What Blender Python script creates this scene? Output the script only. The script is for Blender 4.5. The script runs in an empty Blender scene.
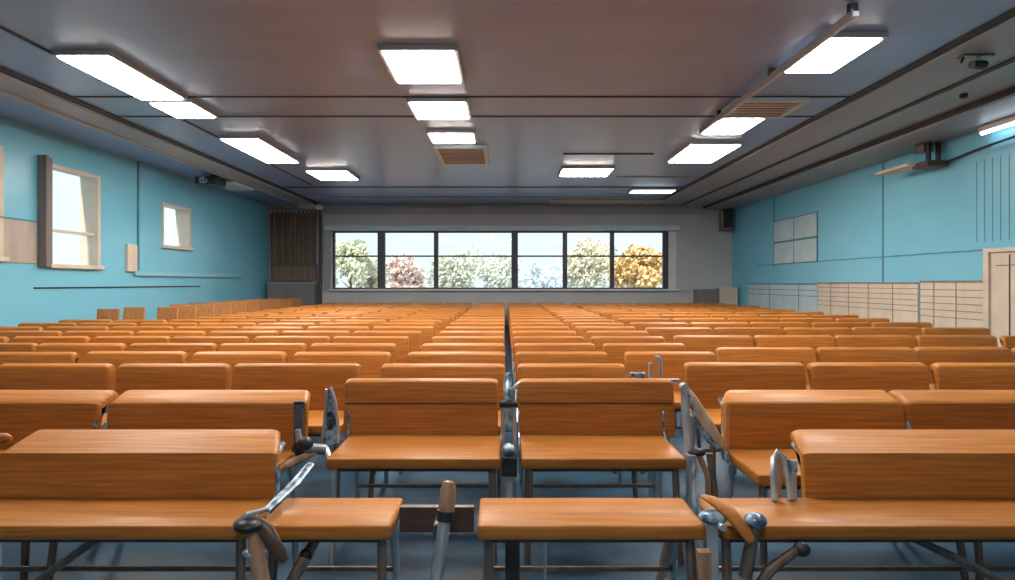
import bpy, bmesh, math, random
from mathutils import Vector, Matrix
random.seed(11)
S = bpy.context.scene
C = S.collection
EYE = 1.2
CEIL = 3.2
YB = 15.4            # back wall
XL, XR = -6.05, 5.82 # side walls
PI = math.pi

# ------------------------------------------------------------------ materials
def nt(name):
    m = bpy.data.materials.new(name); m.use_nodes = True
    n = m.node_tree.nodes; l = m.node_tree.links
    return m, n, l, n['Principled BSDF']

def setp(b, col=None, rough=None, metal=None, spec=None, coat=None):
    if col is not None: b.inputs['Base Color'].default_value = (*col, 1)
    if rough is not None: b.inputs['Roughness'].default_value = rough
    if metal is not None: b.inputs['Metallic'].default_value = metal
    if spec is not None: b.inputs['Specular IOR Level'].default_value = spec
    if coat is not None: b.inputs['Coat Weight'].default_value = coat

def noisy(name, c1, c2, scale=(1, 1, 1), nscale=4.0, rough=.5, metal=0, spec=.5, detail=4, lo=.3, hi=.7, bump=0, coat=0, rnd=0, rvar=0):
    m, n, l, b = nt(name)
    setp(b, None, rough, metal, spec, coat)
    tc = n.new('ShaderNodeTexCoord'); mp = n.new('ShaderNodeMapping'); mp.inputs['Scale'].default_value = scale
    ns = n.new('ShaderNodeTexNoise'); ns.inputs['Scale'].default_value = nscale; ns.inputs['Detail'].default_value = detail
    rp = n.new('ShaderNodeValToRGB')
    rp.color_ramp.elements[0].position = lo; rp.color_ramp.elements[0].color = (*c1, 1)
    rp.color_ramp.elements[1].position = hi; rp.color_ramp.elements[1].color = (*c2, 1)
    l.new(tc.outputs['Object'], mp.inputs['Vector'])
    src = rp.outputs['Color']
    if rnd:
        oi = n.new('ShaderNodeObjectInfo')
        ad = n.new('ShaderNodeVectorMath'); ad.operation = 'ADD'
        mu = n.new('ShaderNodeMath'); mu.operation = 'MULTIPLY'; mu.inputs[1].default_value = 37
        l.new(oi.outputs['Random'], mu.inputs[0]); l.new(mp.outputs['Vector'], ad.inputs[0]); l.new(mu.outputs[0], ad.inputs[1])
        l.new(ad.outputs[0], ns.inputs['Vector'])
        hs = n.new('ShaderNodeHueSaturation')
        mr = n.new('ShaderNodeMapRange'); mr.inputs['To Min'].default_value = 1 - rnd; mr.inputs['To Max'].default_value = 1 + rnd
        l.new(oi.outputs['Random'], mr.inputs['Value']); l.new(mr.outputs['Result'], hs.inputs['Value'])
        l.new(rp.outputs['Color'], hs.inputs['Color']); src = hs.outputs['Color']
    else:
        l.new(mp.outputs['Vector'], ns.inputs['Vector'])
    l.new(ns.outputs['Fac'], rp.inputs['Fac']); l.new(src, b.inputs['Base Color'])
    if rvar:
        mr2 = n.new('ShaderNodeMapRange'); mr2.inputs['To Min'].default_value = rough - rvar; mr2.inputs['To Max'].default_value = rough + rvar
        l.new(ns.outputs['Fac'], mr2.inputs['Value']); l.new(mr2.outputs['Result'], b.inputs['Roughness'])
    if bump:
        bp = n.new('ShaderNodeBump'); bp.inputs['Strength'].default_value = bump; bp.inputs['Distance'].default_value = .01
        l.new(ns.outputs['Fac'], bp.inputs['Height']); l.new(bp.outputs['Normal'], b.inputs['Normal'])
    return m

M = {}
M['wood'] = noisy('chair_wood', (.35, .125, .024), (.57, .225, .046), (1.2, 22, 30), 3, .44, 0, .24, 6, .3, .72, .04, .04, .12, .05)
M['wood_side'] = noisy('chair_wood_upright', (.42, .16, .05), (.62, .28, .1), (20, 20, 2), 3, .45, 0, .4, 5, .3, .7, 0, 0, .15)
M['wood_leg'] = noisy('leg_wood', (.30, .17, .10), (.48, .30, .19), (8, 8, 1.5), 5, .4, 0, .5)
M['pale_wood'] = noisy('pale_arm_wood', (.46, .33, .22), (.66, .52, .38), (8, 8, 1.5), 5, .4, 0, .5)
M['rail'] = noisy('dark_rail', (.055, .035, .028), (.10, .062, .045), (1, 8, 8), 4, .4)
M['steel'] = noisy('brushed_steel', (.38, .42, .46), (.66, .68, .70), (6, 6, 2), 5, .3, .55)
M['bronze'] = noisy('bronze_tube', (.17, .13, .11), (.30, .23, .19), (6, 6, 2), 5, .32, .6)
M['blue_metal'] = noisy('blue_steel', (.05, .12, .20), (.42, .58, .70), (5, 5, 5), 6, .25, .2, .6, 4, .40, .62)
M['grey_blue'] = noisy('grey_blue_steel', (.07, .10, .14), (.13, .17, .22), (3, 3, 3), 4, .35, .2)
M['black'] = noisy('black_plastic', (.012, .013, .016), (.03, .03, .035), (1, 1, 1), 9, .4)
M['floor'] = noisy('blue_floor', (.016, .070, .13), (.045, .14, .24), (1, 1.6, 1), 5, .42, 0, .4, 10, .3, .75, .15, 0, 0, .12)
M['wall'] = noisy('teal_wall', (.16, .49, .66), (.20, .55, .71), (.3, .3, .6), 2, .30, 0, .5, 3)
M['wall_low'] = noisy('pale_teal_wall', (.24, .52, .62), (.28, .56, .66), (.3, .3, .6), 2, .4, 0, .5, 3)
M['backwall'] = noisy('grey_wall', (.44, .46, .48), (.50, .52, .54), (.5, .5, .5), 2, .6)
M['cream'] = noisy('cream_panel', (.58, .50, .40), (.68, .60, .50), (.5, 1, 1), 3, .55)
M['cream_blue'] = noisy('pale_blue_panel', (.42, .55, .60), (.52, .64, .68), (.5, 1, 1), 3, .5)
M['white'] = noisy('white_paint', (.62, .62, .6), (.72, .72, .7), (1, 1, 1), 3, .5)
M['ceil'] = noisy('ceiling_panel', (.17, .285, .53), (.22, .35, .61), (.35, 3.0, 1), 1.6, .32, .0, .8, 5, .3, .75, .0, 0, 0, .07)
M['groove'] = noisy('groove_black', (.015, .014, .013), (.03, .028, .025), (1, 1, 1), 4, .6)
M['strip'] = noisy('ceiling_strip', (.26, .28, .30), (.32, .34, .36), (.5, .3, 1), 2, .4, 0, .5)
M['frame_dark'] = noisy('window_frame_dark', (.03, .04, .06), (.05, .065, .09), (1, 1, 1), 4, .4)
M['frame_wood'] = noisy('window_frame_wood', (.36, .31, .27), (.46, .40, .35), (2, 2, .6), 3, .5)
M['jamb'] = noisy('dark_jamb', (.15, .13, .125), (.21, .18, .17), (3, 3, .5), 3, .5)
M['seam'] = noisy('seam_grey', (.06, .20, .27), (.09, .25, .32), (1, 1, 1), 4, .6)
M['seam_tan'] = noisy('seam_tan', (.25, .19, .14), (.32, .25, .19), (1, 1, 1), 4, .6)
M['curtain'] = noisy('brown_curtain', (.11, .085, .07), (.20, .16, .13), (9, 9, .4), 3, .85)
M['grey_box'] = noisy('grey_cabinet', (.15, .155, .155), (.2, .2, .2), (1, 1, 1), 3, .6)
M['unseen_paving'] = noisy('pale_paving', (.26, .33, .40), (.34, .41, .48), (1, 1, 1), 1.5, .9)  # unseen ground, coloured pale grey-blue to cool the ceiling's reflections
M['bark'] = noisy('bark', (.14, .10, .07), (.24, .18, .13), (4, 4, 1), 4, .9)
def emis(name, col, st):
    m, n, l, b = nt(name); n.remove(b)
    e = n.new('ShaderNodeEmission'); e.inputs['Color'].default_value = (*col, 1); e.inputs['Strength'].default_value = st
    l.new(e.outputs[0], n['Material Output'].inputs['Surface']); return m
LAMP = 37.0
M['lamp'] = emis('lamp_diffuser', (1, .92, .83), LAMP)
M['lamp_cool'] = emis('lamp_diffuser_cool', (.75, .9, 1), 9)
m, n, l, b = nt('window_glass'); n.remove(b)
tr = n.new('ShaderNodeBsdfTransparent'); tr.inputs['Color'].default_value = (.95, .98, .98, 1)
gl = n.new('ShaderNodeBsdfGlossy'); gl.inputs['Roughness'].default_value = .02
mx = n.new('ShaderNodeMixShader')
mx.inputs[0].default_value = .015; l.new(tr.outputs[0], mx.inputs[1]); l.new(gl.outputs[0], mx.inputs[2])
l.new(mx.outputs[0], n['Material Output'].inputs['Surface']); M['glass'] = m

# ------------------------------------------------------------------ mesh helpers
class MB:
    def __init__(s): s.bm = bmesh.new()
    def box(s, x0, x1, y0, y1, z0, z1, mat=None):
        vs = [s.bm.verts.new((x, y, z)) for x in (x0, x1) for y in (y0, y1) for z in (z0, z1)]
        if mat is not None:
            for v in vs: v.co = mat @ v.co
        for f in ((0, 1, 3, 2), (4, 6, 7, 5), (0, 4, 5, 1), (2, 3, 7, 6), (0, 2, 6, 4), (1, 5, 7, 3)):
            s.bm.faces.new([vs[i] for i in f])
        return s
    def tube(s, pts, r, n=10, cap=True, flat=1.0):
        pts = [Vector(p) for p in pts]
        rs = r if isinstance(r, (list, tuple)) else [r] * len(pts)
        rings = []
        up = None
        for i, p in enumerate(pts):
            t = (pts[min(i + 1, len(pts) - 1)] - pts[max(i - 1, 0)]).normalized()
            if up is None:
                a = Vector((1, 0, 0)) if abs(t.x) < .8 else Vector((0, 1, 0))
                up = (a - t * a.dot(t)).normalized()
            else:
                up = (up - t * up.dot(t)).normalized()
            w = t.cross(up)
            rings.append([s.bm.verts.new(p + (up * math.cos(2 * PI * k / n) + w * math.sin(2 * PI * k / n) * flat) * rs[i]) for k in range(n)])
        for a, b in zip(rings, rings[1:]):
            for k in range(n):
                s.bm.faces.new((a[k], a[(k + 1) % n], b[(k + 1) % n], b[k]))
        if cap:
            s.bm.faces.new(rings[0][::-1]); s.bm.faces.new(rings[-1])
        return s
    def prism(s, poly, axis, a0, a1):
        """poly: list of 2-D points in the plane normal to axis (x: (y,z), y: (x,z), z: (x,y))"""
        def mk(p, a):
            return {'x': (a, p[0], p[1]), 'y': (p[0], a, p[1]), 'z': (p[0], p[1], a)}[axis]
        A = [s.bm.verts.new(mk(p, a0)) for p in poly]; B = [s.bm.verts.new(mk(p, a1)) for p in poly]
        k = len(poly)
        for i in range(k): s.bm.faces.new((A[i], A[(i + 1) % k], B[(i + 1) % k], B[i]))
        s.bm.faces.new(A[::-1]); s.bm.faces.new(B)
        return s
    def loft(s, secs):
        R = [[s.bm.verts.new(p) for p in sec] for sec in secs]
        k = len(R[0])
        for a, b in zip(R, R[1:]):
            for i in range(k): s.bm.faces.new((a[i], a[(i + 1) % k], b[(i + 1) % k], b[i]))
        s.bm.faces.new(R[0][::-1]); s.bm.faces.new(R[-1])
        return s
    def ball(s, c, r, sc=(1, 1, 1)):
        ret = bmesh.ops.create_uvsphere(s.bm, u_segments=14, v_segments=9, radius=r)
        for v in ret['verts']: v.co = Vector((v.co.x * sc[0], v.co.y * sc[1], v.co.z * sc[2])) + Vector(c)
        return s
    def mesh(s, name, mat, angle=35):
        bmesh.ops.recalc_face_normals(s.bm, faces=s.bm.faces)
        me = bpy.data.meshes.new(name); s.bm.to_mesh(me); s.bm.free()
        me.materials.append(M[mat] if isinstance(mat, str) else mat)
        for p in me.polygons: p.use_smooth = True
        me.set_sharp_from_angle(angle=math.radians(angle))
        return me
    def build(s, name, mat, parent=None, bevel=0, angle=35):
        return link(name, s.mesh(name, mat, angle), parent, bevel)

def link(name, me, parent=None, bevel=0):
    o = bpy.data.objects.new(name, me); C.objects.link(o)
    if parent: o.parent = parent
    if bevel:
        b = o.modifiers.new('bevel', 'BEVEL'); b.width = bevel; b.segments = 2; b.limit_method = 'ANGLE'
    return o
def thing(name, label, cat, loc=(0, 0, 0), rz=0, group=None):
    o = bpy.data.objects.new(name, None); C.objects.link(o); o.empty_display_size = .1
    o.location = loc; o.rotation_euler = (0, 0, rz); tag(o, label, cat, group); return o
def tag(o, label, cat, group=None):
    o['label'] = label; o['category'] = cat
    if group: o['group'] = group
    return o
def struct(o): o['kind'] = 'structure'; return o

# ------------------------------------------------------------------ room shell
Y0 = -3.2
T = .25
struct(MB().box(XL - T, XR + T, Y0, YB + T, -.15, 0).build('floor', 'floor'))
struct(MB().box(XL - T, XR + T, Y0 - T, YB + T, CEIL, CEIL + .3).build('ceiling', 'ceil'))
def wall_x(name, x0, x1, holes, mat):
    b = MB(); y = Y0
    for (a, c, z0, z1) in sorted(holes):
        b.box(x0, x1, y, a, 0, CEIL); b.box(x0, x1, a, c, 0, z0); b.box(x0, x1, a, c, z1, CEIL); y = c
    b.box(x0, x1, y, YB + T, 0, CEIL)
    return struct(b.build(name, mat))
W1 = (7.98, 8.93, EYE + .24, EYE + 1.57)
W2 = (10.6, 11.5, EYE + .66, EYE + 1.40)
W0 = (6.2, 7.20, EYE + .30, EYE + 1.62)
wall_x('wall_left', XL - T, XL, [W0, W1, W2], 'wall')
wall_x('wall_right', XR, XR + T, [], 'wall')
# back wall with the long window opening
def bx(px): return (px - 505) / 600 * YB
def bz(py): return EYE + (283 - py) / 600 * YB
OX0, OX1, OZ0, OZ1 = bx(332), bx(677), bz(289), bz(231)
b = MB()
b.box(XL, OX0, YB, YB + T, 0, CEIL); b.box(OX1, XR, YB, YB + T, 0, CEIL)
b.box(OX0, OX1, YB, YB + T, 0, OZ0); b.box(OX0, OX1, YB, YB + T, OZ1, CEIL)
struct(b.build('wall_back', 'backwall'))
struct(MB().box(XL - T, XR + T, Y0 - T, Y0, 0, CEIL).build('wall_front', 'white'))

# right soffit and left/right ceiling strips with grooves
def trim(n, bld, mat, bev=0): return struct(bld.build('trim_%d' % n, mat, None, bev))
trim(1, MB().box(5.10, XR, Y0, YB, EYE + 1.87, CEIL), 'strip')
trim(2, MB().box(4.50, 5.06, Y0, YB, CEIL - .05, CEIL), 'strip')
trim(3, MB().box(3.80, 4.44, Y0, YB, CEIL - .03, CEIL), 'strip')
trim(4, MB().box(3.70, 3.80, Y0, YB - .6, CEIL - .012, CEIL), 'groove')
trim(5, MB().box(4.44, 4.50, Y0, YB - .4, CEIL - .045, CEIL), 'groove')
trim(6, MB().box(5.04, 5.10, Y0, YB, CEIL - .10, CEIL), 'groove')
trim(7, MB().box(-5.10, -4.74, Y0, YB, CEIL - .05, CEIL), 'strip')
trim(8, MB().box(-4.74, -4.64, Y0, YB - .4, CEIL - .02, CEIL), 'groove')
trim(9, MB().box(-5.15, -5.10, Y0, YB, CEIL - .075, CEIL), 'strip')
trim(10, MB().box(-3.95, -3.92, Y0, 12.2, CEIL - .012, CEIL), 'groove')
trim(11, MB().box(-4.64, 3.70, 6.42, 6.455, CEIL - .008, CEIL), 'groove')
trim(12, MB().box(-4.64, 3.70, 7.18, 7.215, CEIL - .008, CEIL), 'groove')
trim(13, MB().box(-4.6, 3.70, 12.45, 12.53, CEIL - .012, CEIL), 'groove')
trim(14, MB().box(-4.6, 3.70, 13.9, 14.0, CEIL - .03, CEIL), 'strip')
trim(15, MB().box(XL, 5.08, YB - .12, YB, CEIL - .22, CEIL), 'strip')
trim(16, MB().box(.9, 2.3, 9.25, 9.31, CEIL - .012, CEIL), 'groove')
trim(17, MB().box(2.1, 3.6, 11.25, 11.31, CEIL - .02, CEIL), 'strip')
# left wall relief: raised panel outline, ledge, long dark groove, tan panels
trim(18, MB().box(XL, XL + .02, 9.86, 9.90, EYE + .2, CEIL), 'seam')
trim(19, MB().box(XL, XL + .05, 9.75, 13.7, EYE + .12, EYE + .19), 'wall_low', .004)
trim(20, MB().box(XL, XL + .012, 7.7, 11.9, EYE - .075, EYE - .055), 'groove')
trim(21, MB().box(XL, XL + .05, 9.55, 9.80, EYE + .19, EYE + .62), 'cream', .004)
trim(22, MB().box(XL, XL + .012, Y0, 7.74, EYE + .25, EYE + .78), 'frame_wood', .002)
trim(23, MB().box(XL, XL + .02, Y0, 7.74, EYE + .78, EYE + .80), 'seam')
trim(24, MB().box(XL, XL + .03, 13.7, YB, 0, .12), 'seam')
# right wall seams
trim(25, MB().box(XR - .008, XR, 9.22, 9.25, EYE, EYE + 1.85), 'seam')
trim(26, MB().box(XR - .008, XR, 12.96, 13.0, EYE + .35, EYE + 1.85), 'seam')
trim(27, MB().box(XR - .01, XR, 6.6, 13.9, EYE + .395, EYE + .41), 'seam')
struct(MB().box(XL, XL + .03, Y0, 13.7, 0, .12).build('baseboard_left', 'seam'))
struct(MB().box(XR - .03, XR, 9, YB, 0, .12).build('baseboard_right', 'seam'))
struct(MB().box(XL + .03, XR - .03, YB - .03, YB, 0, .12).build('baseboard_back', 'grey_box'))

# right lower panelling (cream / pale blue sections with thin joint lines)
def dado(name, label, y0, y1, z1, mat, seam, rows, cols):
    t = thing(name, label, 'wall panel', (XR, (y0 + y1) / 2, .0))
    h = (y1 - y0) / 2
    MB().box(-.03, 0, -h, h, 0.12, z1).build('board', mat, t, .003)
    s = MB()
    for z in rows: s.box(-.035, -.03, -h, h, z - .006, z + .006)
    for y in cols: s.box(-.035, -.03, y - .008, y + .008, .12, z1)
    s.box(-.045, -.0301, -h, h, z1 - .012, z1 + .012)
    s.build('joint_lines', seam, t)
dado('wall_panel', 'pale blue panelling low on the right wall next to the far corner', 11.15, 14.3, EYE - .02, 'cream_blue', 'seam', (.95, 1.06), (-.9, .4))
dado('wall_panel', 'cream ruled panelling low on the right wall, middle stretch', 8.42, 11.1, EYE + .0, 'cream', 'seam_tan', (.80, .88, .96, 1.04, 1.12), (-.8, -.2, .35, .9))
dado('wall_panel', 'cream ruled panelling low on the right wall beside the door', 7.24, 8.36, EYE + .02, 'cream', 'seam_tan', (.75, .84, .93, 1.02, 1.11), (-.1, .3))
# right door (cream)
d = thing('door_1', 'x', 'door', (XR, 6.55, 0)); del d['label'], d['category']; struct(d)
MB().box(-.05, 0, -.55, .58, 0, EYE + .36).build('door_panel', 'cream', d, .004)
MB().box(-.08, 0, .58, .66, 0, EYE + .41).box(-.08, 0, -.63, -.55, 0, EYE + .41).box(-.08, 0, -.55, .58, EYE + .36, EYE + .41).build('door_frame', 'cream', d, .004)
MB().box(-.056, -.05, .30, .315, 0.1, EYE + .33).box(-.056, -.05, -.3, .5, EYE + .20, EYE + .21).build('door_groove', 'rail', d)
MB().tube([(-.05, -.4, 1.0), (-.11, -.4, 1.0), (-.12, -.3, 1.0)], .012).build('door_handle', 'steel', d)
# pinboard of four panels on right wall
t = thing('notice_board', 'pale four-panel board mounted high on the right teal wall', 'board', (XR, 12.05, EYE + .86))
for k, (y0, y1) in enumerate(((-.88, -.02), (.02, .88))):
    for (z0, z1) in ((-.45, -.02), (.02, .45)):
        MB().box(-.026, -.016, y0, y1, z0, z1).build('panel', 'cream_blue', t, .003)
MB().box(-.016, -.005, -.90, .90, -.47, .47).build('backing', 'seam', t)
# vertical slatted ribs high on the right wall near frame edge
s = MB()
for k in range(11): s.box(XR - .004, XR, 6.2 + k * .12, 6.206 + k * .12, EYE + .5, EYE + 1.5)
trim(28, s, 'seam')

# ------------------------------------------------------------------ windows
# long back window
w = thing('window_1', 'x', 'w', (0, YB, 0)); del w['label'], w['category']; struct(w)
xs = [(333, 377), (384.5, 433.5), (438, 511.5), (518, 563), (567.5, 610.5), (614.7, 663.5)]
fb = MB()
z0, z1, zm = bz(287.6), bz(232.6), bz(256)
fy0, fy1 = .06, .14
fb.box(OX0, bx(333) + .03, fy0, fy1, OZ0, OZ1)
for (a, c) in zip(xs, xs[1:]):
    fb.box(bx(a[1]), bx(c[0]), fy0, fy1, OZ0, OZ1)
fb.box(bx(663.5), bx(669), fy0, fy1, OZ0, OZ1)
for a, c in xs:
    fb.box(bx(a), bx(c), fy0, fy1, OZ0, z0); fb.box(bx(a), bx(c), fy0, fy1, z1, OZ1)
    fb.box(bx(a), bx(c), fy0 + .01, fy1 - .01, zm - .02, zm + .02)
fb.build('window_frame', 'frame_dark', w)
for a, c in xs:
    MB().box(bx(a), bx(c), .095, .103, z0, z1).build('window_pane', 'glass', w)
MB().box(bx(669), OX1, .05, .20, OZ0, OZ1).build('reveal', 'white', w)
MB().box(OX0 - .1, OX1 + .05, -.10, .05, OZ0 - .05, OZ0).build('window_sill', 'white', w, .006)
MB().box(bx(326), bx(679), -.14, 0, OZ1, OZ1 + .14).build('blind_box', 'cream_blue', w, .01)
MB().box(bx(324), bx(331), -.05, 0, OZ0, OZ1).build('side_casing', 'strip', w, .006)
# left windows
def side_window(n, W, mid, jamb):
    y0, y1, z0, z1 = W
    w = thing('window_%d' % n, 'x', 'w', (XL, y0, 0)); del w['label'], w['category']; struct(w)
    L = y1 - y0; e = .045
    fb = MB()
    fb.box(-.249, .02, L - e, L + .02, z0 - .02, z1 + .02).box(-.10, .02, 0, L - e, z1 - .03, z1 + .02).box(-.10, .02, -.02, .02, z0 - .02, z1 + .02).box(-.10, .06, -.05, L + .05, z0 - .04, z0 + .015)
    if mid: fb.box(-.09, -.03, .02, L - e, mid - .02, mid + .02)
    fb.build('window_frame', 'cream', w, .004)
    MB().box(-.065, -.058, .02, L - e, z0 + .015, z1 - .03).build('window_pane', 'glass', w)
    if jamb:
        MB().box(-.0, .05, -.22, -.02, z0 - .03, z1 + .09).box(.05, .12, -.22, -.17, z0 - .03, z1 + .09).build('side_shutter', 'jamb', w, .006)
side_window(2, W1, EYE + .71, True)
side_window(3, W2, None, False)
side_window(4, W0, EYE + .9, False)

# ------------------------------------------------------------------ ceiling lights
def lamp(x0, x1, y0, y1, label, cool=False, grid=False, grp='lit panels in the ceiling'):
    cx, cy = (x0 + x1) / 2, (y0 + y1) / 2
    t = thing('ceiling_light', label, 'ceiling light', (cx, cy, CEIL), 0, grp)
    a, c = (x1 - x0) / 2, (y1 - y0) / 2; e = .03
    MB().box(-a - e, a + e, -c - e, -c, -.045, 0).box(-a - e, a + e, c, c + e, -.045, 0).box(-a - e, -a, -c, c, -.045, 0).box(a, a + e, -c, c, -.045, 0).build('frame', 'strip', t, .003)
    MB().loft([[(-a, -c, -.044), (a, -c, -.044), (a, c, -.044), (-a, c, -.044)], [(-a * .96, -c * .96, -.06), (a * .96, -c * .96, -.06), (a * .96, c * .96, -.06), (-a * .96, c * .96, -.06)]]).build('diffuser', 'lamp_cool' if cool else 'lamp', t)
    if grid:
        g = MB(); k = int(2 * c / .12)
        for i in range(1, k): g.box(-a, a, -c + i * .12 - .003, -c + i * .12 + .003, -.066, -.0605)
        for i in range(1, 4): g.box(-a + i * a / 2 - .003, -a + i * a / 2 + .003, -c, c, -.066, -.0605)
        g.build('louvre', 'white', t)
    return t
lamp(-1.04, -.43, 5.06, 5.85, 'bright square ceiling panel, largest and nearest of the middle line')
lamp(-1.04, -.43, 6.50, 7.13, 'bright ceiling panel lying between the two dark cross seams')
lamp(-1.00, -.42, 7.85, 8.35, 'small lit ceiling panel just ahead of the middle air vent')
lamp(-3.86, -3.42, 5.17, 6.38, 'long lit ceiling panel with grid louvre, nearest on the left', grid=True)
lamp(-3.86, -3.42, 6.52, 7.08, 'short lit panel touching the end of the long left ceiling panel')
lamp(-3.86, -3.36, 8.15, 9.75, 'slanting lit ceiling panel, middle one of the left line')
lamp(-3.48, -2.78, 10.5, 11.35, 'warm lit ceiling panel at the far end of the left line')
lamp(1.0, 1.86, 10.3, 10.95, 'far warm lit ceiling panel right of the middle, alone')
lamp(2.64, 3.34, 8.5, 9.7, 'lit ceiling panel on the right beyond the half-lit grille')
lamp(2.58, 3.02, 4.80, 5.55, 'lit ceiling panel on the right beside the hanging silver rail')
lamp(2.58, 3.08, 7.12, 7.85, 'lit panel joined to the far side of the right-hand ceiling grille')
lamp(2.7, 3.6, 12.65, 13.0, 'thin bluish ceiling panel far right before the back wall', cool=True, grp='cool panels in the ceiling')
for lx in (-3.0, -.3, 2.2):  # unseen panels added above the near rows to brighten their tops
    for ly in (3.05,):
        lamp(lx, lx + .6, ly, ly + .8, 'unseen ceiling panel overhead, added to light the near seat tops', grp='unseen added ceiling panels')
lamp(-.3, .3, -.9, -.1, 'unseen ceiling panel overhead, added to light the near seat tops', grp='unseen added ceiling panels')  # added behind the camera to brighten the front backrest faces
# vents
def vent(x0, x1, y0, y1, label, dark='jamb'):
    cx, cy = (x0 + x1) / 2, (y0 + y1) / 2
    t = thing('ceiling_vent', label, 'air vent', (cx, cy, CEIL))
    a, c = (x1 - x0) / 2, (y1 - y0) / 2; e = .06
    MB().box(-a - e, a + e, -c - e, -c, -.05, 0).box(-a - e, a + e, c, c + e, -.05, 0).box(-a - e, -a, -c, c, -.05, 0).box(a, a + e, -c, c, -.05, 0).build('frame', 'cream_blue', t, .003)
    MB().box(-a, a, -c, c, -.012, 0).build('backing', dark, t)
    k = int(2 * c / .09)
    for i in range(k):
        y = -c + (i + .5) * 2 * c / k
        MB().box(-a, a, y - .012, y + .012, -.034, -.026).build('slat', 'white', t)
vent(-.98, -.32, 8.75, 9.85, 'white framed air vent in the middle line of ceiling panels', 'groove')
vent(2.56, 3.22, 6.50, 7.06, 'framed grille in the ceiling on the right before its lit half')
# pale unlit panels at far ceiling edge
for x0, x1, lab in ((1.1, 2.25, 'left one of the pale unlit panels above the back window'), (2.32, 3.35, 'middle pale unlit panel at the far ceiling edge'), (3.42, 4.5, 'right one of the pale unlit panels at the far ceiling edge')):
    t = thing('ceiling_panel', lab, 'ceiling panel', ((x0 + x1) / 2, 14.7, CEIL), 0, 'unlit panels at the far ceiling edge')
    a = (x1 - x0) / 2
    MB().box(-a, a, -.42, .42, -.02, 0).build('board', 'cream', t, .003)
    MB().box(-a - .02, a + .02, -.45, -.42, -.03, 0).box(-a - .02, a + .02, .42, .45, -.03, 0).build('edge_frame', 'strip', t)
# hanging rail
t = thing('ceiling_rail', 'silver rail hanging under the ceiling beside the right-hand panels', 'rail', (2.49, 5.6, CEIL))
MB().box(-.022, .022, -1.35, 1.42, -.11, -.07).build('rail_bar', 'cream_blue', t, .006)
MB().box(-.03, -.022, -1.35, 1.42, -.115, -.06).build('rail_lip', 'strip', t)
for y in (-1.3, 0.0, 1.36): MB().box(-.03, .03, y - .02, y + .02, -.07, 0).build('hanger', 'black', t)
# camera-like fitting on right ceiling, small knob, bracket projector on right soffit, lamp tube
t = thing('ceiling_camera', 'small dark camera bracket on the ceiling near the right edge', 'camera', (4.08, 5.2, CEIL - .03))
MB().box(-.13, .13, -.05, .05, -.018, 0).build('mount_plate', 'bronze', t, .004)
MB().tube([(.02, 0, -.018), (.02, 0, -.05), (.0, -.01, -.075)], .014).build('neck', 'steel', t)
MB().tube([(-.06, -.03, -.09), (.07, .0, -.08)], [.035, .04], 16).build('camera_body', 'black', t)
MB().tube([(.07, 0, -.08), (.095, .004, -.079)], [.04, .03], 16).build('lens_ring', 'steel', t)
MB().tube([(-.11, 0, -.018), (-.14, -.02, -.07)], [.012, .008]).build('cable_stub', 'black', t)
o = MB().tube([(0, 0, 0), (0, 0, -.03), (0, 0, -.045)], [.035, .04, .02], 14).build('smoke_detector', 'black')
o.location = (4.74, 6.2, CEIL - .05); tag(o, 'small round black sensor on the right ceiling strip', 'sensor')
t = thing('projector_mount', 'dark wall bracket with pale tray under the right ceiling edge', 'mount', (XR - .1, 8.0, EYE + 1.87))
MB().box(-.16, -.02, -.02, .16, -.12, 0).build('top_block', 'bronze', t, .01)
MB().box(-.13, -.09, -.08, -.02, -.30, 0).box(.0, .04, -.08, -.02, -.30, 0).build('uprights', 'black', t, .006)
MB().box(-.2, .09, -.16, .14, -.34, -.26).build('clamp_body', 'rail', t, .015)
MB().box(-.32, -.05, .05, .75, -.30, -.26).build('tray', 'cream', t, .01)
MB().tube([(.04, -.1, -.30), (.06, -.6, -.24), (.05, -1.2, -.21)], .015).build('cable', 'black', t)
t = thing('wall_lamp', 'slim white lamp under the ceiling at the right picture edge', 'lamp', (XR - .1, 6.85, EYE + 1.83))
MB().box(-.06, .06, -.32, .34, -.03, .04).build('housing', 'white', t, .01)
MB().tube([(-.03, -.29, -.045), (-.03, .31, -.045)], .022, 12).build('lamp_tube', 'lamp_cool', t)
# left projector
t = thing('projector', 'dark projector with pale blue body hanging by the left ceiling edge', 'projector', (-5.42, 11.2, CEIL))
MB().box(-.05, .05, -.05, .05, -.06, 0).build('ceiling_mount', 'black', t)
MB().box(-.22, .16, -.3, .12, -.2, -.06).build('projector_body', 'black', t, .02)
MB().tube([(-.04, -.3, -.13), (-.04, -.38, -.13)], [.06, .065], 16).build('lens', 'blue_metal', t)
MB().box(-.15, .32, .12, .98, -.13, -.08).build('pale_cover', 'cream_blue', t, .01)
# speaker far right, emergency light far left
t = thing('loudspeaker', 'dark loudspeaker high in the far right corner', 'speaker', (bx(724), YB - .17, bz(214)))
MB().box(-.15, .15, -.11, .13, -.45, .40).build('cabinet', 'bronze', t, .015)
MB().box(-.12, .12, -.12, -.111, -.38, .33).build('grille', 'black', t, .003)
MB().box(-.04, .04, .13, .17, -.05, .05).build('wall_bracket', 'steel', t)
t = thing('exit_lamp', 'small white rounded lamp under the ceiling at far left', 'lamp', (-4.72, 14.85, CEIL - .05))
MB().box(-.34, .02, -.1, .1, -.1, 0).build('mount_bar', 'frame_wood', t, .01)
MB().ball((.12, 0, -.07), .09, (1.2, 1, .8)).build('lamp_dome', 'white', t)

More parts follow.
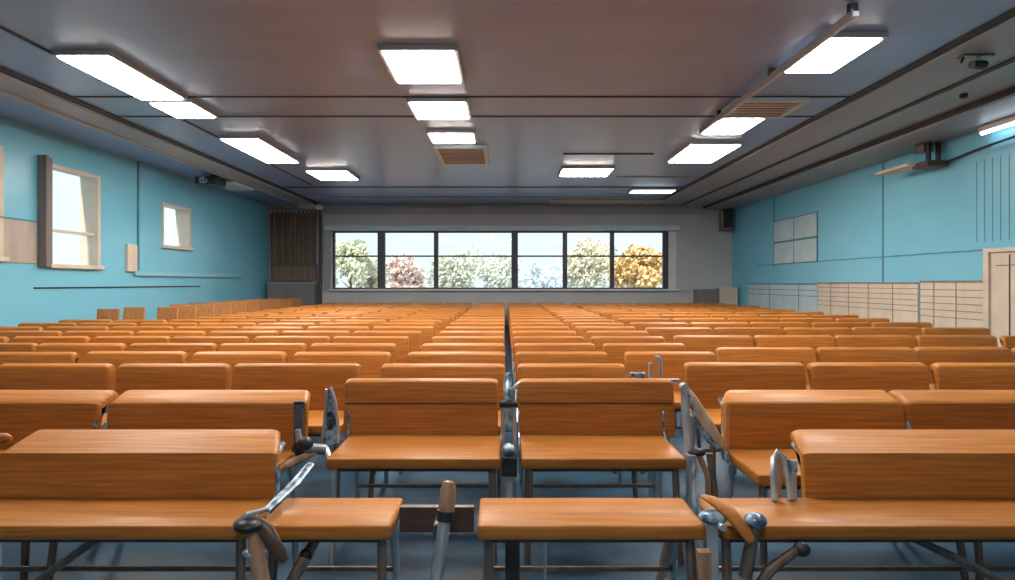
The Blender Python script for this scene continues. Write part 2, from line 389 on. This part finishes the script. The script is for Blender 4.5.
# ------------------------------------------------------------------ curtain corner and boxes on the back wall
t = thing('curtain', 'brown pleated curtain hanging left of the long back window', 'curtain', (bx(296), YB, 0))
xa, xb = bx(272) - bx(296), bx(318) - bx(296)
N = 120; prof = []
for i in range(N + 1):
    u = i / N; x = xa + (xb - xa) * u
    prof.append((x, -.12 + .045 * math.sin(u * 2 * PI * 11) + .018 * math.sin(u * 41)))
back = [(x, y + .02) for x, y in prof[::-1]]
poly = prof + back
ctop, cbot = bz(211), bz(266)
b = MB()
secs = []
for k in range(6):
    f = k / 5; z = ctop + (cbot - ctop) * f
    secs.append([(x * (1 - .02 * f), y * (1 - .05 * f), z) for x, y in poly])
R = [[b.bm.verts.new(p) for p in s_] for s_ in secs]; K = len(poly)
for a_, c_ in zip(R, R[1:]):
    for i in range(K): b.bm.faces.new((a_[i], a_[(i + 1) % K], c_[(i + 1) % K], c_[i]))
b.build('fabric', 'curtain', t, 0, 60)
MB().box(xa, xb, -.10, -.03, bz(281), cbot + .05).build('lower_panel', 'curtain', t, .01)
MB().tube([(xa - .1, -.1, ctop + .05), (xb + .01, -.1, ctop + .05)], .025).build('curtain_rod', 'bronze', t)
t = thing('radiator_cabinet', 'low grey cabinet beneath the brown curtain', 'cabinet', (bx(297), YB - .22, 0))
MB().box(-.62, .55, -.16, .18, .08, bz(283.5)).build('body', 'grey_box', t, .01)
MB().box(-.64, .57, -.18, .19, bz(283.5), bz(282)).build('top', 'strip', t, .006)
MB().box(-.58, .51, -.14, .16, 0, .08).build('plinth', 'black', t)
t = thing('upright_post', 'dark slim post between curtain and back window', 'post', (bx(321.5), YB - .1, 0))
MB().box(-.035, .035, -.04, .04, .02, bz(209)).build('shaft', 'frame_dark', t, .005)
MB().box(-.08, .08, -.08, .08, 0, .02).build('foot_plate', 'black', t)
t = thing('storage_box', 'cream box standing in the far right corner', 'box', (bx(722), YB - .35, 0))
MB().box(-.24, .2, -.2, .2, 0, bz(288.2)).build('body', 'cream', t, .01)
MB().box(-.26, .22, -.22, .22, bz(288.2), bz(287)).build('lid', 'cream', t, .006)
t = thing('low_cabinet', 'grey cabinet standing left of the cream box', 'cabinet', (bx(702), YB - .3, 0))
MB().box(-.25, .25, -.16, .2, .05, bz(289)).build('body', 'grey_box', t, .01)
MB().box(-.20, .20, -.175, -.16, .15, bz(291)).build('door', 'grey_box', t, .004)
MB().box(-.22, .22, -.14, .18, 0, .05).build('plinth', 'black', t)

# ------------------------------------------------------------------ chairs
def back_mesh(w, zf, zt, d, zb=.436, th=.030, r=.035, tilt=.02, tap=(0, 0)):
    """backrest panel: face rises from zb to zf, then rolls back by d up to zt; rounded ends"""
    path = [(0, zb)]
    for k in range(1, 4): path.append((tilt * (k / 3), zb + (zf - zb) * k / 3))
    path[-1] = (tilt, zf - .010); path.append((tilt + .003, zf - .003))
    for k in range(1, 4):
        f = k / 3; path.append((tilt + .008 + (d - .008) * f, zf + (zt - zf) * f))
    def off(path, t):
        out = []
        for i, p in enumerate(path):
            a = path[max(i - 1, 0)]; c = path[min(i + 1, len(path) - 1)]
            dx, dz = c[0] - a[0], c[1] - a[1]; L = math.hypot(dx, dz)
            out.append((p[0] + t * dz / L, p[1] - t * dx / L))
        return out
    rear = off(path, th)
    e = path[-1]; f_ = rear[-1]
    nose = [(e[0] + .008, e[1] - .003), ((e[0] + f_[0]) / 2 + .014, (e[1] + f_[1]) / 2), (f_[0] + .006, f_[1] + .003)]
    poly = path + nose + rear[::-1]
    secs = []
    h = w / 2
    xs = [(-h, 0)] + [(-h + r * (1 - math.cos(a)), math.sin(a)) for a in (PI / 8, PI / 4, 3 * PI / 8, PI / 2)]
    xs = xs + [(-x, s) for x, s in xs[::-1]]
    for x, s in xs:
        drop = r * .5 * (1 - s)
        sec = []
        for (y, z) in poly:
            f = max(0, (z - zb) / (zt - zb))
            bow = .012 * (1 - (x / h) ** 2)
            tp = 1 - (tap[0 if x < 0 else 1] / h) * max(0, (y - tilt - .01)) / max(d, .01)
            sec.append((x * tp, y + bow + drop * .5 * f, z - drop * f ** 3))
        secs.append(sec)
    mb = MB().loft(secs); return mb.mesh('backrest', 'wood', 50)

def seat_mesh(w, dep, z=.45, th=.045, r=.014):
    secs = []; h = w / 2; c = .006
    prof = [(0, -th + c), (0, -c), (c * .3, -c * .3), (c, 0), (dep - c, 0), (dep - c * .3, -c * .3), (dep, -c), (dep, -th + c), (dep - c, -th), (c, -th)]
    xs = [(-h, 0), (-h + .3 * r, .7), (-h + r, 1)]
    xs = xs + [(-x, s) for x, s in xs[::-1]]
    for x, s in xs:
        ins = r * .6 * (1 - s)
        secs.append([(x, (y - dep / 2) * (1 - 2 * ins / dep), z + zz * (1 - .15 * (1 - s)) - .003 * (1 - s)) for y, zz in prof])
    return MB().loft(secs).mesh('seat', 'wood', 50)

CACHE = {}
def chair_meshes(w, dep, zf, zt, d, back_w, tap=(0, 0)):
    key = (round(w, 2), round(dep, 2), zf, zt, d, round(back_w, 2), tap)
    if key in CACHE: return CACHE[key]
    h = w / 2; q = dep / 2
    P = {}
    P['seat'] = [(seat_mesh(w, dep), (0, 0, 0))]
    P['backrest'] = [(back_mesh(back_w, zf, zt, d, tap=tap), (0, q + .003, 0))]
    legs = []
    for s in (-1, 1):
        x = s * (h - .035)
        legs.append((MB().tube([(x, -q + .05, .405), (x + s * .004, -q + .03, .2), (x + s * .012, -q + .005, 0)], [.016, .015, .013], 8).mesh('leg', 'bronze'), (0, 0, 0)))
        legs.append((MB().tube([(x, q - .02, .405), (x + s * .004, q + .02, .2), (x + s * .012, q + .07, 0)], [.016, .015, .013], 8).mesh('leg', 'steel'), (0, 0, 0)))
    P['leg'] = legs
    posts = []
    for s in (-1, 1):
        x = s * (back_w / 2 - .03)
        y = q + .05
        posts.append((MB().tube([(x, y - .03, .41), (x, y + .006, .45), (x, y + .02, zf - .03), (x, y + d * .55 + .012, zf - .005)], [.014, .014, .013, .01], 8).mesh('back_post', 'blue_metal'), (0, 0, 0)))
    P['back_post'] = posts
    P['seat_rail'] = [(MB().box(-h + .03, h - .03, -q + .035, -q + .06, .385, .4095).box(-h + .03, h - .03, q - .045, q - .02, .385, .4095).mesh('seat_rail', 'rail'), (0, 0, 0))]
    P['stretcher'] = [(MB().tube([(-h + .035, q, .2), (h - .035, q, .2)], .009, 6).mesh('stretcher', 'bronze'), (0, 0, 0))]
    br = []
    for s in (-1, 1):
        x = s * (h + .004)
        pl = [(q - .10, .405), (q - .06, .44), (q - .015, .47), (q - .012, min(zf, .56)), (q + .01, min(zf, .57)), (q + .016, .44), (q, .40)]
        mb = MB().prism(pl, 'x', x - .003, x + .003)
        br.append((mb.mesh('bracket', 'blue_metal'), (0, 0, 0)))
    P['bracket'] = br
    CACHE[key] = P
    return P

ORD = ['zeroth', 'front', 'second', 'third', 'fourth', 'fifth', 'sixth', 'seventh', 'eighth', 'ninth', 'tenth', 'eleventh', 'twelfth', 'thirteenth', 'fourteenth', 'fifteenth', 'sixteenth', 'seventeenth', 'eighteenth', 'nineteenth', 'twentieth', 'twenty-first', 'twenty-second', 'twenty-third']
def chair(x0, x1, yb, label, grp, dep=.40, zf=.655, zt=.716, d=.035, back=True, bx0=None, bx1=None, far=False, name='folding_seat', rz=0, skip=(), tap=(0, 0)):
    """x0..x1 seat span, yb = y of the backrest's face (seat lies in front of it)"""
    cx = (x0 + x1) / 2; w = x1 - x0
    b0 = x0 if bx0 is None else bx0; b1 = x1 if bx1 is None else bx1
    t = thing(name, label, 'seat', (cx, yb - dep / 2, 0), rz, grp)
    P = chair_meshes(w, dep, zf, zt, d, b1 - b0, tap)
    off = (b0 + b1) / 2 - cx
    for nm, lst in P.items():
        if nm in skip: continue
        if far and nm in ('bracket', 'stretcher', 'seat_rail'): continue
        if not back and nm in ('backrest', 'back_post', 'bracket'): continue
        for me, loc in lst:
            o = link(nm, me, t)
            o.location = (off if nm in ('backrest', 'back_post') else 0, loc[1], 0)
    return t

# --- front row (two seats with wide backs, two bare seat planks)
G1 = 'seats of the front row'
A1 = chair(-1.86, -.800, 2.10, 'wide front-row seat at lower left with a low wide backrest', G1, .25, .600, .640, .17, True, -1.80, -.805, tap=(0, .06))
A2 = chair(-.765, -.355, 2.10, 'short backless front-row seat plank left of the dark gap', G1, .25, back=False)
A3 = chair(-.086, .62, 2.10, 'backless front-row seat plank in the bottom middle', G1, .25, back=False)
A4 = chair(.665, 2.10, 2.10, 'wide front-row seat at lower right with a low wide backrest', G1, .25, .600, .640, .17, True, 1.055, 2.10, tap=(.045, 0))
MB().box(-.345, -.095, 2.02, 2.045, .36, .445).build('rail', 'rail', A2).location = (.55, -1.975, 0)
def sub(parent, name, mb, mat, bevel=0):
    o = mb.build(name, mat, parent, bevel)
    o.location = -Vector(parent.location)      # mb is given in room coordinates
    return o
# folded arm post in the gap (between A2 and A3)
arm = sub(A2, 'arm_post', MB().tube([(-.225, 1.80, 0), (-.215, 1.83, .25), (-.188, 1.868, .46), (-.182, 1.87, .50)], [.017, .018, .020, .020], 12), 'steel')
arm['label'] = 'steel arm post with a wooden cap'
def subp(p, nm, mb, mat, bev=0): return mb.build(nm, mat, p, bev)
subp(arm, 'wood_cap', MB().tube([(-.184, 1.868, .475), (-.182, 1.872, .50), (-.178, 1.885, .555), (-.176, 1.89, .572), (-.175, 1.892, .578)], [.019, .025, .024, .019, .008], 14), 'wood_leg')
subp(arm, 'collar', MB().tube([(-.186, 1.866, .462), (-.183, 1.869, .492)], .028, 14), 'black')
subp(arm, 'foot', MB().tube([(-.225, 1.80, 0), (-.225, 1.80, .02)], .028, 12), 'black')
subp(arm, 'clamp', MB().box(-.225, -.19, 1.87, 2.015, .41, .445), 'rail', .006)

# long diagonal legs under the wide front seats
sub(A1, 'diagonal_brace', MB().tube([(-1.28, 1.95, .40), (-1.62, 1.93, .16), (-1.80, 1.92, .02)], .013, 8), 'bronze')
sub(A4, 'diagonal_brace', MB().tube([(1.27, 1.95, .40), (1.60, 1.93, .24), (1.86, 1.92, .12)], .013, 8), 'bronze')
sub(A3, 'inner_leg', MB().box(.0, .05, 2.02, 2.06, 0, .405), 'rail', .004)
sub(A3, 'thin_rod', MB().tube([(.14, 2.08, .41), (.14, 2.08, .0)], .005, 6), 'steel')
sub(A3, 'inner_leg', MB().tube([(.545, 1.95, .41), (.60, 2.35, .0)], .018, 8), 'wood_leg')

# hinge clusters: knob, curved wooden limb, strap, tubes
def hinge(owner, label, parts):
    nm, mb, mat = parts[0]
    main = mb.build('arm_bracket', mat, owner); main.location = -Vector(owner.location); main['label'] = label
    for nm, mb, mat in parts[1:]: mb.build(nm, mat, main)
x, y = -.770, 1.83
def plate(pts, x0, x1, ax='y'): return MB().prism(pts, ax, x0, x1)
hinge(A1, 'dark clamp with curved wooden leg between the two left front seats', [
    ('clamp_cap', MB().ball((-.77, 1.80, .475), .034, (1.25, 1.3, .62)), 'black'),
    ('clamp_rim', MB().tube([(-.81, 1.79, .478), (-.775, 1.80, .505), (-.725, 1.84, .508)], [.006, .009, .006], 8), 'steel'),
    ('curved_leg', MB().tube([(-.760, 1.81, .462), (-.742, 1.79, .40), (-.715, 1.77, .30), (-.690, 1.76, .18), (-.685, 1.76, 0)], [.020, .024, .026, .026, .022], 12, True, .8), 'wood_leg'),
    ('wing', MB().tube([(-.745, 1.81, .48), (-.715, 1.80, .455), (-.675, 1.79, .395), (-.655, 1.79, .37)], [.016, .024, .022, .010], 12, True, .6), 'rail'),
    ('lower_cap', MB().ball((-.752, 1.80, .392), .03, (1.2, 1, .45)), 'blue_metal'),
    ('rear_leg', MB().tube([(-.60, 2.0, .40), (-.655, 1.9, .29), (-.70, 1.85, .2), (-.72, 1.84, 0)], [.016, .02, .018, .015], 10), 'bronze'),
    ('lower_ball', MB().ball((-.640, 1.93, .325), .022), 'black'),
    ('link_bar', MB().tube([(-.735, 1.85, .50), (-.72, 2.06, .515), (-.715, 2.20, .535)], [.013, .018, .016], 8, True, .5), 'blue_metal'),
])
hinge(A3, 'cluster of curved arms and blue knob right of the middle plank', [
    ('joint', MB().ball((.645, 1.86, .475), .03, (1.5, 1.2, .7)), 'blue_metal'),
    ('joint_bolt', MB().tube([(.655, 1.82, .465), (.655, 1.80, .465)], .011, 10), 'steel'),
    ('wood_arm', MB().tube([(.635, 1.93, .515), (.655, 1.89, .515), (.69, 1.84, .495), (.72, 1.80, .455), (.735, 1.79, .43)], [.010, .019, .024, .023, .016], 12, True, .7), 'wood'),
    ('knob', MB().ball((.760, 1.82, .480), .030, (1.15, 1, .75)), 'blue_metal'),
    ('knob_stem', MB().tube([(.757, 1.82, .465), (.745, 1.82, .40), (.728, 1.82, .31)], [.017, .019, .020], 12), 'bronze'),
    ('foot', MB().tube([(.728, 1.82, .31), (.715, 1.82, .15), (.705, 1.82, 0)], .015, 10), 'steel'),
    ('curved_stay', MB().tube([(.895, 1.83, .39), (.86, 1.82, .372), (.80, 1.81, .335), (.755, 1.80, .28), (.73, 1.80, .2), (.72, 1.80, 0)], [.013, .014, .017, .017, .015, .013], 10), 'bronze'),
    ('stay_ball', MB().ball((.905, 1.83, .388), .022, (1.2, 1, 1)), 'black'),
    ('post', MB().box(.62, .655, 1.84, 1.87, 0, .46), 'steel'),
    ('post', MB().box(.575, .612, 1.78, 1.81, 0, .40), 'wood_leg'),
])
# inverted-U arm strap beside front right back
hinge(A4, 'pale looped arm strap at the left end of the front right backrest', [
    ('loop', MB().tube([(.925, 2.06, .452), (.93, 2.08, .53), (.94, 2.10, .585), (.957, 2.11, .605), (.975, 2.10, .59), (.985, 2.09, .53), (.985, 2.07, .452)], [.011, .011, .011, .011, .011, .010, .010], 10, True, .8), 'steel'),
    ('wood_pad', MB().tube([(.955, 2.10, .455), (.962, 2.11, .53), (.965, 2.12, .585)], [.008, .019, .010], 12, True, .6), 'wood_leg'),
    ('blue_clip', MB().box(.986, 1.012, 2.075, 2.094, .545, .585), 'blue_metal'),
    ('upright', MB().box(.990, 1.008, 2.072, 2.09, .452, .545), 'steel'),
])
# metal end at far left of front row
hinge(A1, 'blue metal post with wooden tip at the left picture edge', [
    ('wood_tip', MB().tube([(-1.93, 2.2, .628), (-1.83, 2.2, .632), (-1.81, 2.2, .63)], [.014, .018, .008], 10), 'wood'),
    ('metal_post', MB().box(-1.885, -1.865, 2.15, 2.20, 0, .62), 'blue_metal'),
    ('metal_post', MB().box(-1.855, -1.835, 2.15, 2.19, 0, .56), 'steel'),
])

# --- second row
G2 = 'seats of the second row'
B1 = chair(-.765, -.022, 2.96, 'second-row seat left of the centre gap, pale seat plank showing', G2, .40, .712, .720, .040, True, -.80, -.035)
B2 = chair(.072, .775, 2.96, 'second-row seat right of the centre gap, pale seat plank showing', G2, .40, .712, .720, .040, True, .066, .84)
B3 = chair(-1.81, -.93, 2.72, 'second-row seat on the left with broad pale-topped backrest', G2, .38, .655, .690, .12, True, -1.82, -.905, tap=(0, .03))
chair(-2.75, -1.86, 2.72, 'second-row seat cut off by the left picture edge', G2, .38, .655, .690, .12)
B5 = chair(.99, 1.825, 2.72, 'second-row seat on the right, just right of the crossed arms', G2, .38, .655, .690, .12, tap=(.07, 0))
chair(1.835, 2.70, 2.72, 'second-row seat cut off by the right picture edge', G2, .38, .655, .690, .12)
sub(B3, 'end_strap', MB().box(-.95, -.908, 2.690, 2.706, .47, .655), 'grey_blue', .004)
sub(B3, 'end_strap', MB().box(-.95, -.905, 2.692, 2.716, .635, .668), 'black', .004)
sub(B3, 'end_clamp', MB().ball((-.925, 2.68, .45), .036, (.8, .7, 1.3)), 'black')
sub(B5, 'end_cheek', MB().tube([(.975, 2.66, .455), (.99, 2.69, .55), (1.003, 2.715, .655)], [.017, .018, .016], 12), 'wood_side')
# dark strip standing in for the shade line between upper and lower centre backs
for Bq, xa_, xb_ in ((B1, -.79, -.045), (B2, .075, .83)):
    sub(Bq, 'backrest_shade_line', MB().box(xa_, xb_, 2.975, 2.982, .598, .606), 'rail')
# centre gap bracket cluster
hinge(B1, 'blue steel bracket column in the centre gap of the second row', [
    ('upright', MB().tube([(-.012, 2.86, 0), (-.010, 2.88, .45), (-.012, 2.92, .63)], .010, 8), 'steel'),
    ('upright', MB().tube([(.045, 2.86, 0), (.045, 2.88, .45), (.048, 2.92, .63)], .010, 8), 'steel'),
    ('top_clamp', MB().box(-.028, .062, 2.89, 2.925, .60, .622), 'black'),
    ('plate', MB().box(-.004, .038, 2.90, 2.915, .48, .60), 'blue_metal'),
    ('lower_clamp', MB().ball((.018, 2.66, .46), .03, (1.0, 1.2, 1.0)), 'blue_metal'),
    ('lower_clamp', MB().box(-.015, .052, 2.60, 2.65, .36, .44), 'black'),
    ('top_knob', MB().tube([(.012, 2.93, .62), (.010, 2.96, .70), (.02, 2.98, .755)], [.014, .022, .012], 10), 'blue_metal'),
    ('hook', MB().tube([(.03, 2.93, .68), (.055, 2.93, .70), (.075, 2.94, .712)], [.008, .009, .006], 8), 'steel'),
    ('lower_leg', MB().box(.004, .034, 2.63, 2.66, 0, .37), 'steel'),
])
# tapered perforated plate left of centre-left seat
hinge(B1, 'tapered blue steel plate at the left end of the centre seat', [
    ('plate', plate([(-.826, .715), (-.795, .72), (-.775, .66), (-.762, .54), (-.765, .47), (-.80, .455), (-.835, .47), (-.825, .56)], 2.75, 2.765), 'blue_metal'),
    ('plate_edge', MB().tube([(-.80, 2.742, .722), (-.775, 2.742, .66), (-.762, 2.742, .54), (-.765, 2.742, .47)], .007, 8), 'steel'),
    ('plate_edge', MB().tube([(-.815, 2.742, .715), (-.825, 2.742, .56), (-.84, 2.742, .47)], .007, 8), 'steel'),
    ('bolt', MB().tube([(-.80, 2.75, .60), (-.80, 2.735, .60)], .012, 10), 'black'),
    ('bolt', MB().tube([(-.798, 2.75, .54), (-.798, 2.735, .54)], .012, 10), 'black'),
    ('curved_arm', MB().tube([(-.80, 2.68, .462), (-.86, 2.64, .475), (-.90, 2.62, .52), (-.905, 2.62, .56)], [.018, .02, .016, .012], 10), 'steel'),
    ('elbow', MB().ball((-.865, 2.60, .505), .032, (1.1, 1, .9)), 'black'),
    ('lower_arm', MB().tube([(-.84, 2.66, .452), (-.92, 2.56, .428), (-.98, 2.5, .425)], [.014, .018, .012], 10), 'wood_leg'),
    ('leg_strut', MB().tube([(-.80, 2.68, .46), (-.74, 2.60, .40), (-.735, 2.55, 0)], .013, 8), 'steel'),
])
# crossed wooden arms right of centre-right seat
hinge(B2, 'crossed pale wooden arms beside the centre right seat', [
    ('straight_arm', MB().tube([(.80, 2.70, .735), (.805, 2.69, .67), (.81, 2.67, .56), (.818, 2.65, .46)], [.010, .018, .020, .015], 12, True, .7), 'steel'),
    ('slanted_arm', MB().tube([(.81, 2.72, .74), (.845, 2.70, .68), (.90, 2.68, .58), (.95, 2.66, .50), (.965, 2.66, .47)], [.010, .020, .026, .020, .008], 12, True, .55), 'pale_wood'),
    ('slanted_rib', MB().tube([(.825, 2.69, .70), (.845, 2.67, .60), (.90, 2.65, .50), (.955, 2.65, .465)], [.006, .008, .008, .006], 8), 'blue_metal'),
    ('pivot', MB().tube([(.80, 2.70, .735), (.80, 2.66, .735)], .018, 12), 'steel'),
    ('base_clamp', MB().ball((.845, 2.64, .455), .026, (1.5, 1, .7)), 'black'),
    ('support_leg', MB().box(.795, .83, 2.60, 2.63, 0, .45), 'steel'),
    ('support_leg', MB().tube([(.90, 2.64, .45), (.915, 2.62, .3), (.915, 2.6, 0)], .015, 8), 'bronze'),
    ('stay', MB().tube([(.85, 2.64, .45), (.885, 2.62, .36), (.89, 2.6, 0)], .013, 8), 'wood_leg'),
])
# --- remaining rows
side_names = {}
LW = ['first', 'second', 'third', 'fourth', 'fifth', 'sixth', 'seventh', 'eighth', 'ninth']
count = 0
def jit(a): return random.uniform(-a, a)
centre_rows = [3.53, 4.15, 4.75, 5.37, 5.99]
while centre_rows[-1] < 14.5: centre_rows.append(centre_rows[-1] + .62)
def vis(x0, x1, y): return x1 > -505 / 600 * (y + .1) and x0 < 510 / 600 * (y + .1)
for ri, y in enumerate(centre_rows):
    row = ri + 3; far = y > 6.5
    rw = ORD[row] + ' row'
    g = 'seats of the ' + rw
    # left block incl. centre-left
    cols = {3: [(-.735, 0.0), (-1.62, -.865), (-2.31, -1.65), (-3.02, -2.35)],
            4: [(-.68, 0.0), (-1.47, -.80), (-2.18, -1.54), (-2.94, -2.25), (-3.62, -3.0)]}.get(row)
    if cols is None:
        cols = [(-.66, -.005)]
        x = -.76 - .05 + jit(.07)
        while x - .69 > (-5.92 if y < 8.2 else -4.85):
            cols.append((x - .68, x)); x -= .725
    for ci, (x0, x1) in enumerate(cols):
        yy = y + (jit(.02) if ci else 0)
        if not vis(x0, x1, yy): continue
        lab = ('wooden seat in the %s, ' % rw) + ('directly left of the centre gap' if ci == 0 else '%s seat left of the centre block' % LW[ci - 1])
        chair(x0, x1, yy, lab, g, .38, .708 + jit(.004), .718, .042, far=far, rz=0 if ci == 0 else jit(.012)); count += 1
    # centre-right and first right column
    cr = [(.075, .715)]
    if row >= 4: cr.append((.84, 1.47) if row == 4 else (.80 + jit(.03), 1.44))
    for ci, (x0, x1) in enumerate(cr):
        lab = ('wooden seat in the %s, ' % rw) + ('directly right of the centre gap' if ci == 0 else 'across the narrow gap right of the centre pair')
        c_ = chair(x0, x1, y, lab, g, .38, .708, .718, .042, far=far); count += 1
        if row == 3: ROW3 = c_
# double tube standing behind the second row, right
hinge(ROW3, 'pair of short grey tubes in the third row right of centre', [
    ('tube', MB().tube([(.80, 3.3, 0), (.80, 3.3, .76)], .012, 8), 'steel'),
    ('tube', MB().tube([(.855, 3.3, 0), (.855, 3.3, .77), (.845, 3.3, .79), (.825, 3.3, .792)], .012, 8), 'steel'),
    ('shelf', MB().box(.775, .96, 3.28, 3.32, .655, .672), 'steel'),
    ('dark_box', MB().box(.70, .78, 3.32, 3.37, .60, .70), 'blue_metal'),
])

# right block, wider row spacing
ys = [3.58, 4.46, 5.47, 6.44]
while ys[-1] < 14.3: ys.append(ys[-1] + .88)
for ri, y in enumerate(ys):
    far = y > 6.5
    x = 1.09 if ri == 0 else 1.57 + jit(.06)
    ci = 0
    while x + .73 < 5.6:
        x1 = x + .715 + jit(.01)
        yy = y + jit(.03)
        if vis(x, x1, yy):
            chair(x, x1, yy, 'wooden seat in the right-hand block, its %s row from the front, %s from the left' % (LW[ri] if ri < 9 else ORD[ri + 1], LW[ci]), 'seats of the right block, %s row' % (LW[ri] if ri < 9 else ORD[ri + 1]), .38, .708 + jit(.004), .718, .042, far=far, rz=jit(.012)); count += 1
        x = x1 + .035; ci += 1

# --- upright chairs along left wall, taller
def up_chair(x, y, label, w=.30):
    t = thing('upright_chair', label, 'chair', (x, y, 0), jit(.05), 'upright chairs by the left wall')
    key = ('up', round(w, 2))
    if key not in CACHE:
        h = w / 2
        bk = MB().prism([(.0, .50), (.03, .80), (.035, .83), (.055, .832), (.062, .82), (.03, .50)], 'x', -h, h).mesh('backrest', 'wood_side')
        st = MB().box(-h, h, -.34, -.002, .44, .475).mesh('seat', 'wood_side')
        lg = [MB().box(sx * (h - .02) - .014, sx * (h - .02) + .014, y0, y0 + .028, 0, z).mesh('leg', 'wood_leg') for sx in (-1, 1) for y0, z in ((-.33, .44), (-.002, .51))]
        CACHE[key] = (bk, st, lg)
    bk, st, lg = CACHE[key]
    link('backrest', bk, t, .006); link('seat', st, t, .006)
    for m_ in lg: link('leg', m_, t)
yy = 8.55; k = 0
while yy < 14.9:
    for ci, xx in enumerate((-5.68, -5.2)):
        if k == 0 and ci == 1: continue
        if not (k == 2 and ci == 0):
            up_chair(xx + jit(.03), yy, 'upright wooden chair by the left wall, %s from the near end, %s' % (ORD[k + 1] if k else 'first', 'wall side' if ci == 0 else 'aisle side'), .32)
            count += 1
    yy += .62; k += 1
print('SEATS', count)

# ------------------------------------------------------------------ outside
gr = MB().box(-40, 40, YB + T, 70, -.4, -.25).build('ground', 'unseen_paving'); struct(gr)
gl_ = MB().box(-40, XL - T, -10, YB + T, -.4, -.25).build('ground', 'unseen_paving'); struct(gl_)
def tree(x, y, hgt, r, c1, c2, label, n=2600, zc=None, name='tree'):
    t = thing(name, label, 'tree', (x, y, -.25), 0, 'trees beyond the back window')
    zc = hgt - r * .8 if zc is None else zc
    tr = MB().tube([(0, 0, 0), (.05, 0, zc * .4), (0, .05, zc * .8), (.05, 0, zc)], [.08, .06, .03, .01], 8)
    for k in range(7):
        a = k * 2.4; z = zc * (.5 + k * .07)
        tr.tube([(0, 0, z), (math.cos(a) * r * .3, math.sin(a) * r * .3, z + .15), (math.cos(a) * r * .55, math.sin(a) * r * .55, z + .3)], [.035, .02, .008], 6)
    tr.build('trunk', 'bark', t)
    key = 'leaf_%0.2f_%0.2f_%.2f' % (c1[0], c1[1], c1[2])
    if key not in M: M[key] = noisy(key, c1, c2, (1, 1, 1), 2.5, .7)
    bm = bmesh.new(); rd = random.Random(int(x * 100))
    blobs = [(Vector((rd.uniform(-.6, .6) * r, rd.uniform(-.6, .6) * r, zc + rd.uniform(-.55, .6) * r)), r * rd.uniform(.25, .45)) for _ in range(16)]
    for k in range(n):
        c, rr = blobs[k % 16]
        v = Vector((rd.gauss(0, 1), rd.gauss(0, 1), rd.gauss(0, 1))).normalized() * rr * rd.uniform(.5, 1.05)
        p = c + v
        if p.z < .1: p.z = rd.uniform(.1, .4)
        a = Vector((rd.gauss(0, 1), rd.gauss(0, 1), rd.gauss(0, 1))).normalized()
        bvec = a.orthogonal().normalized(); cvec = a.cross(bvec)
        s = rd.uniform(.06, .12)
        vs = [bm.verts.new(p + bvec * s), bm.verts.new(p + cvec * s * .6), bm.verts.new(p - bvec * s), bm.verts.new(p - cvec * s * .6)]
        bm.faces.new(vs)
    me = bpy.data.meshes.new('foliage'); bm.to_mesh(me); bm.free(); me.materials.append(M[key])
    link('foliage', me, t)
YT = 22.0
def tx(px, y=YT): return (px - 505) / 600 * y
def ptree(px, y, top, r, c1, c2, label, n):
    tree(tx(px, y), y, top, r, c1, c2, label, n, top - r * .75)
ptree(350, 22.0, 3.0, 1.05, (.50, .56, .40), (.92, .88, .66), 'slim pale green and yellow tree behind the left window pane', 2200)
ptree(371, 25.2, 2.6, .9, (.66, .62, .46), (.88, .85, .70), 'low yellowish bush next to the left window pane edge', 1800)
ptree(408, 22.4, 2.3, 1.0, (.82, .60, .54), (.94, .80, .74), 'rusty pink bush behind the second window pane', 2600)
ptree(455, 24.4, 2.7, 1.25, (.60, .62, .50), (.88, .87, .76), 'pale olive tree behind the left half of the wide middle pane', 3000)
ptree(494, 27.4, 2.8, 1.3, (.65, .66, .58), (.88, .88, .80), 'pale grey-green tree behind the right half of the wide middle pane', 2800)
ptree(542, 29.5, 2.6, 1.3, (.70, .78, .84), (.88, .92, .95), 'faint bluish bush behind the fourth window pane', 2000)
ptree(590, 24.0, 3.0, 1.2, (.68, .63, .46), (.90, .86, .70), 'pale straw-coloured tree behind the fifth window pane', 3200)
ptree(639, 21.0, 2.9, 1.1, (.72, .44, .16), (.92, .72, .38), 'orange autumn tree behind the rightmost window pane', 3600)

# ------------------------------------------------------------------ light
wd = bpy.data.worlds.new('World'); S.world = wd; wd.use_nodes = True
n = wd.node_tree.nodes; l = wd.node_tree.links
bg = n['Background']; bg.inputs['Strength'].default_value = 2.5
tc = n.new('ShaderNodeTexCoord'); ns = n.new('ShaderNodeTexNoise'); ns.inputs['Scale'].default_value = 2.2; ns.inputs['Detail'].default_value = 5
rp = n.new('ShaderNodeValToRGB'); rp.color_ramp.elements[0].position = .35; rp.color_ramp.elements[0].color = (.40, .46, .48, 1)
rp.color_ramp.elements[1].position = .65; rp.color_ramp.elements[1].color = (.46, .49, .50, 1)
l.new(tc.outputs['Generated'], ns.inputs['Vector']); l.new(ns.outputs['Fac'], rp.inputs['Fac']); l.new(rp.outputs['Color'], bg.inputs['Color'])
sn = bpy.data.lights.new('sun', 'SUN'); sn.energy = 5.5; sn.angle = .02; sn.color = (1, .95, .86)
so = bpy.data.objects.new('sun', sn); C.objects.link(so); so.rotation_euler = (math.radians(40), 0, math.radians(-8))

# ------------------------------------------------------------------ camera
cd = bpy.data.cameras.new('camera'); cam = bpy.data.objects.new('camera', cd); C.objects.link(cam)
cam.location = (0, 0, EYE); cam.rotation_euler = (PI / 2, 0, 0)
cd.sensor_width = 36; cd.lens = 36 * 600 / 1015
cd.shift_x = 2.5 / 1015; cd.shift_y = -7 / 1015
cd.clip_start = .05; cd.clip_end = 300
S.camera = cam
vs = S.view_settings
vs.view_transform = 'Standard'; vs.look = 'None'; vs.gamma = 1; vs.use_curve_mapping = False
vs.exposure = 0.0
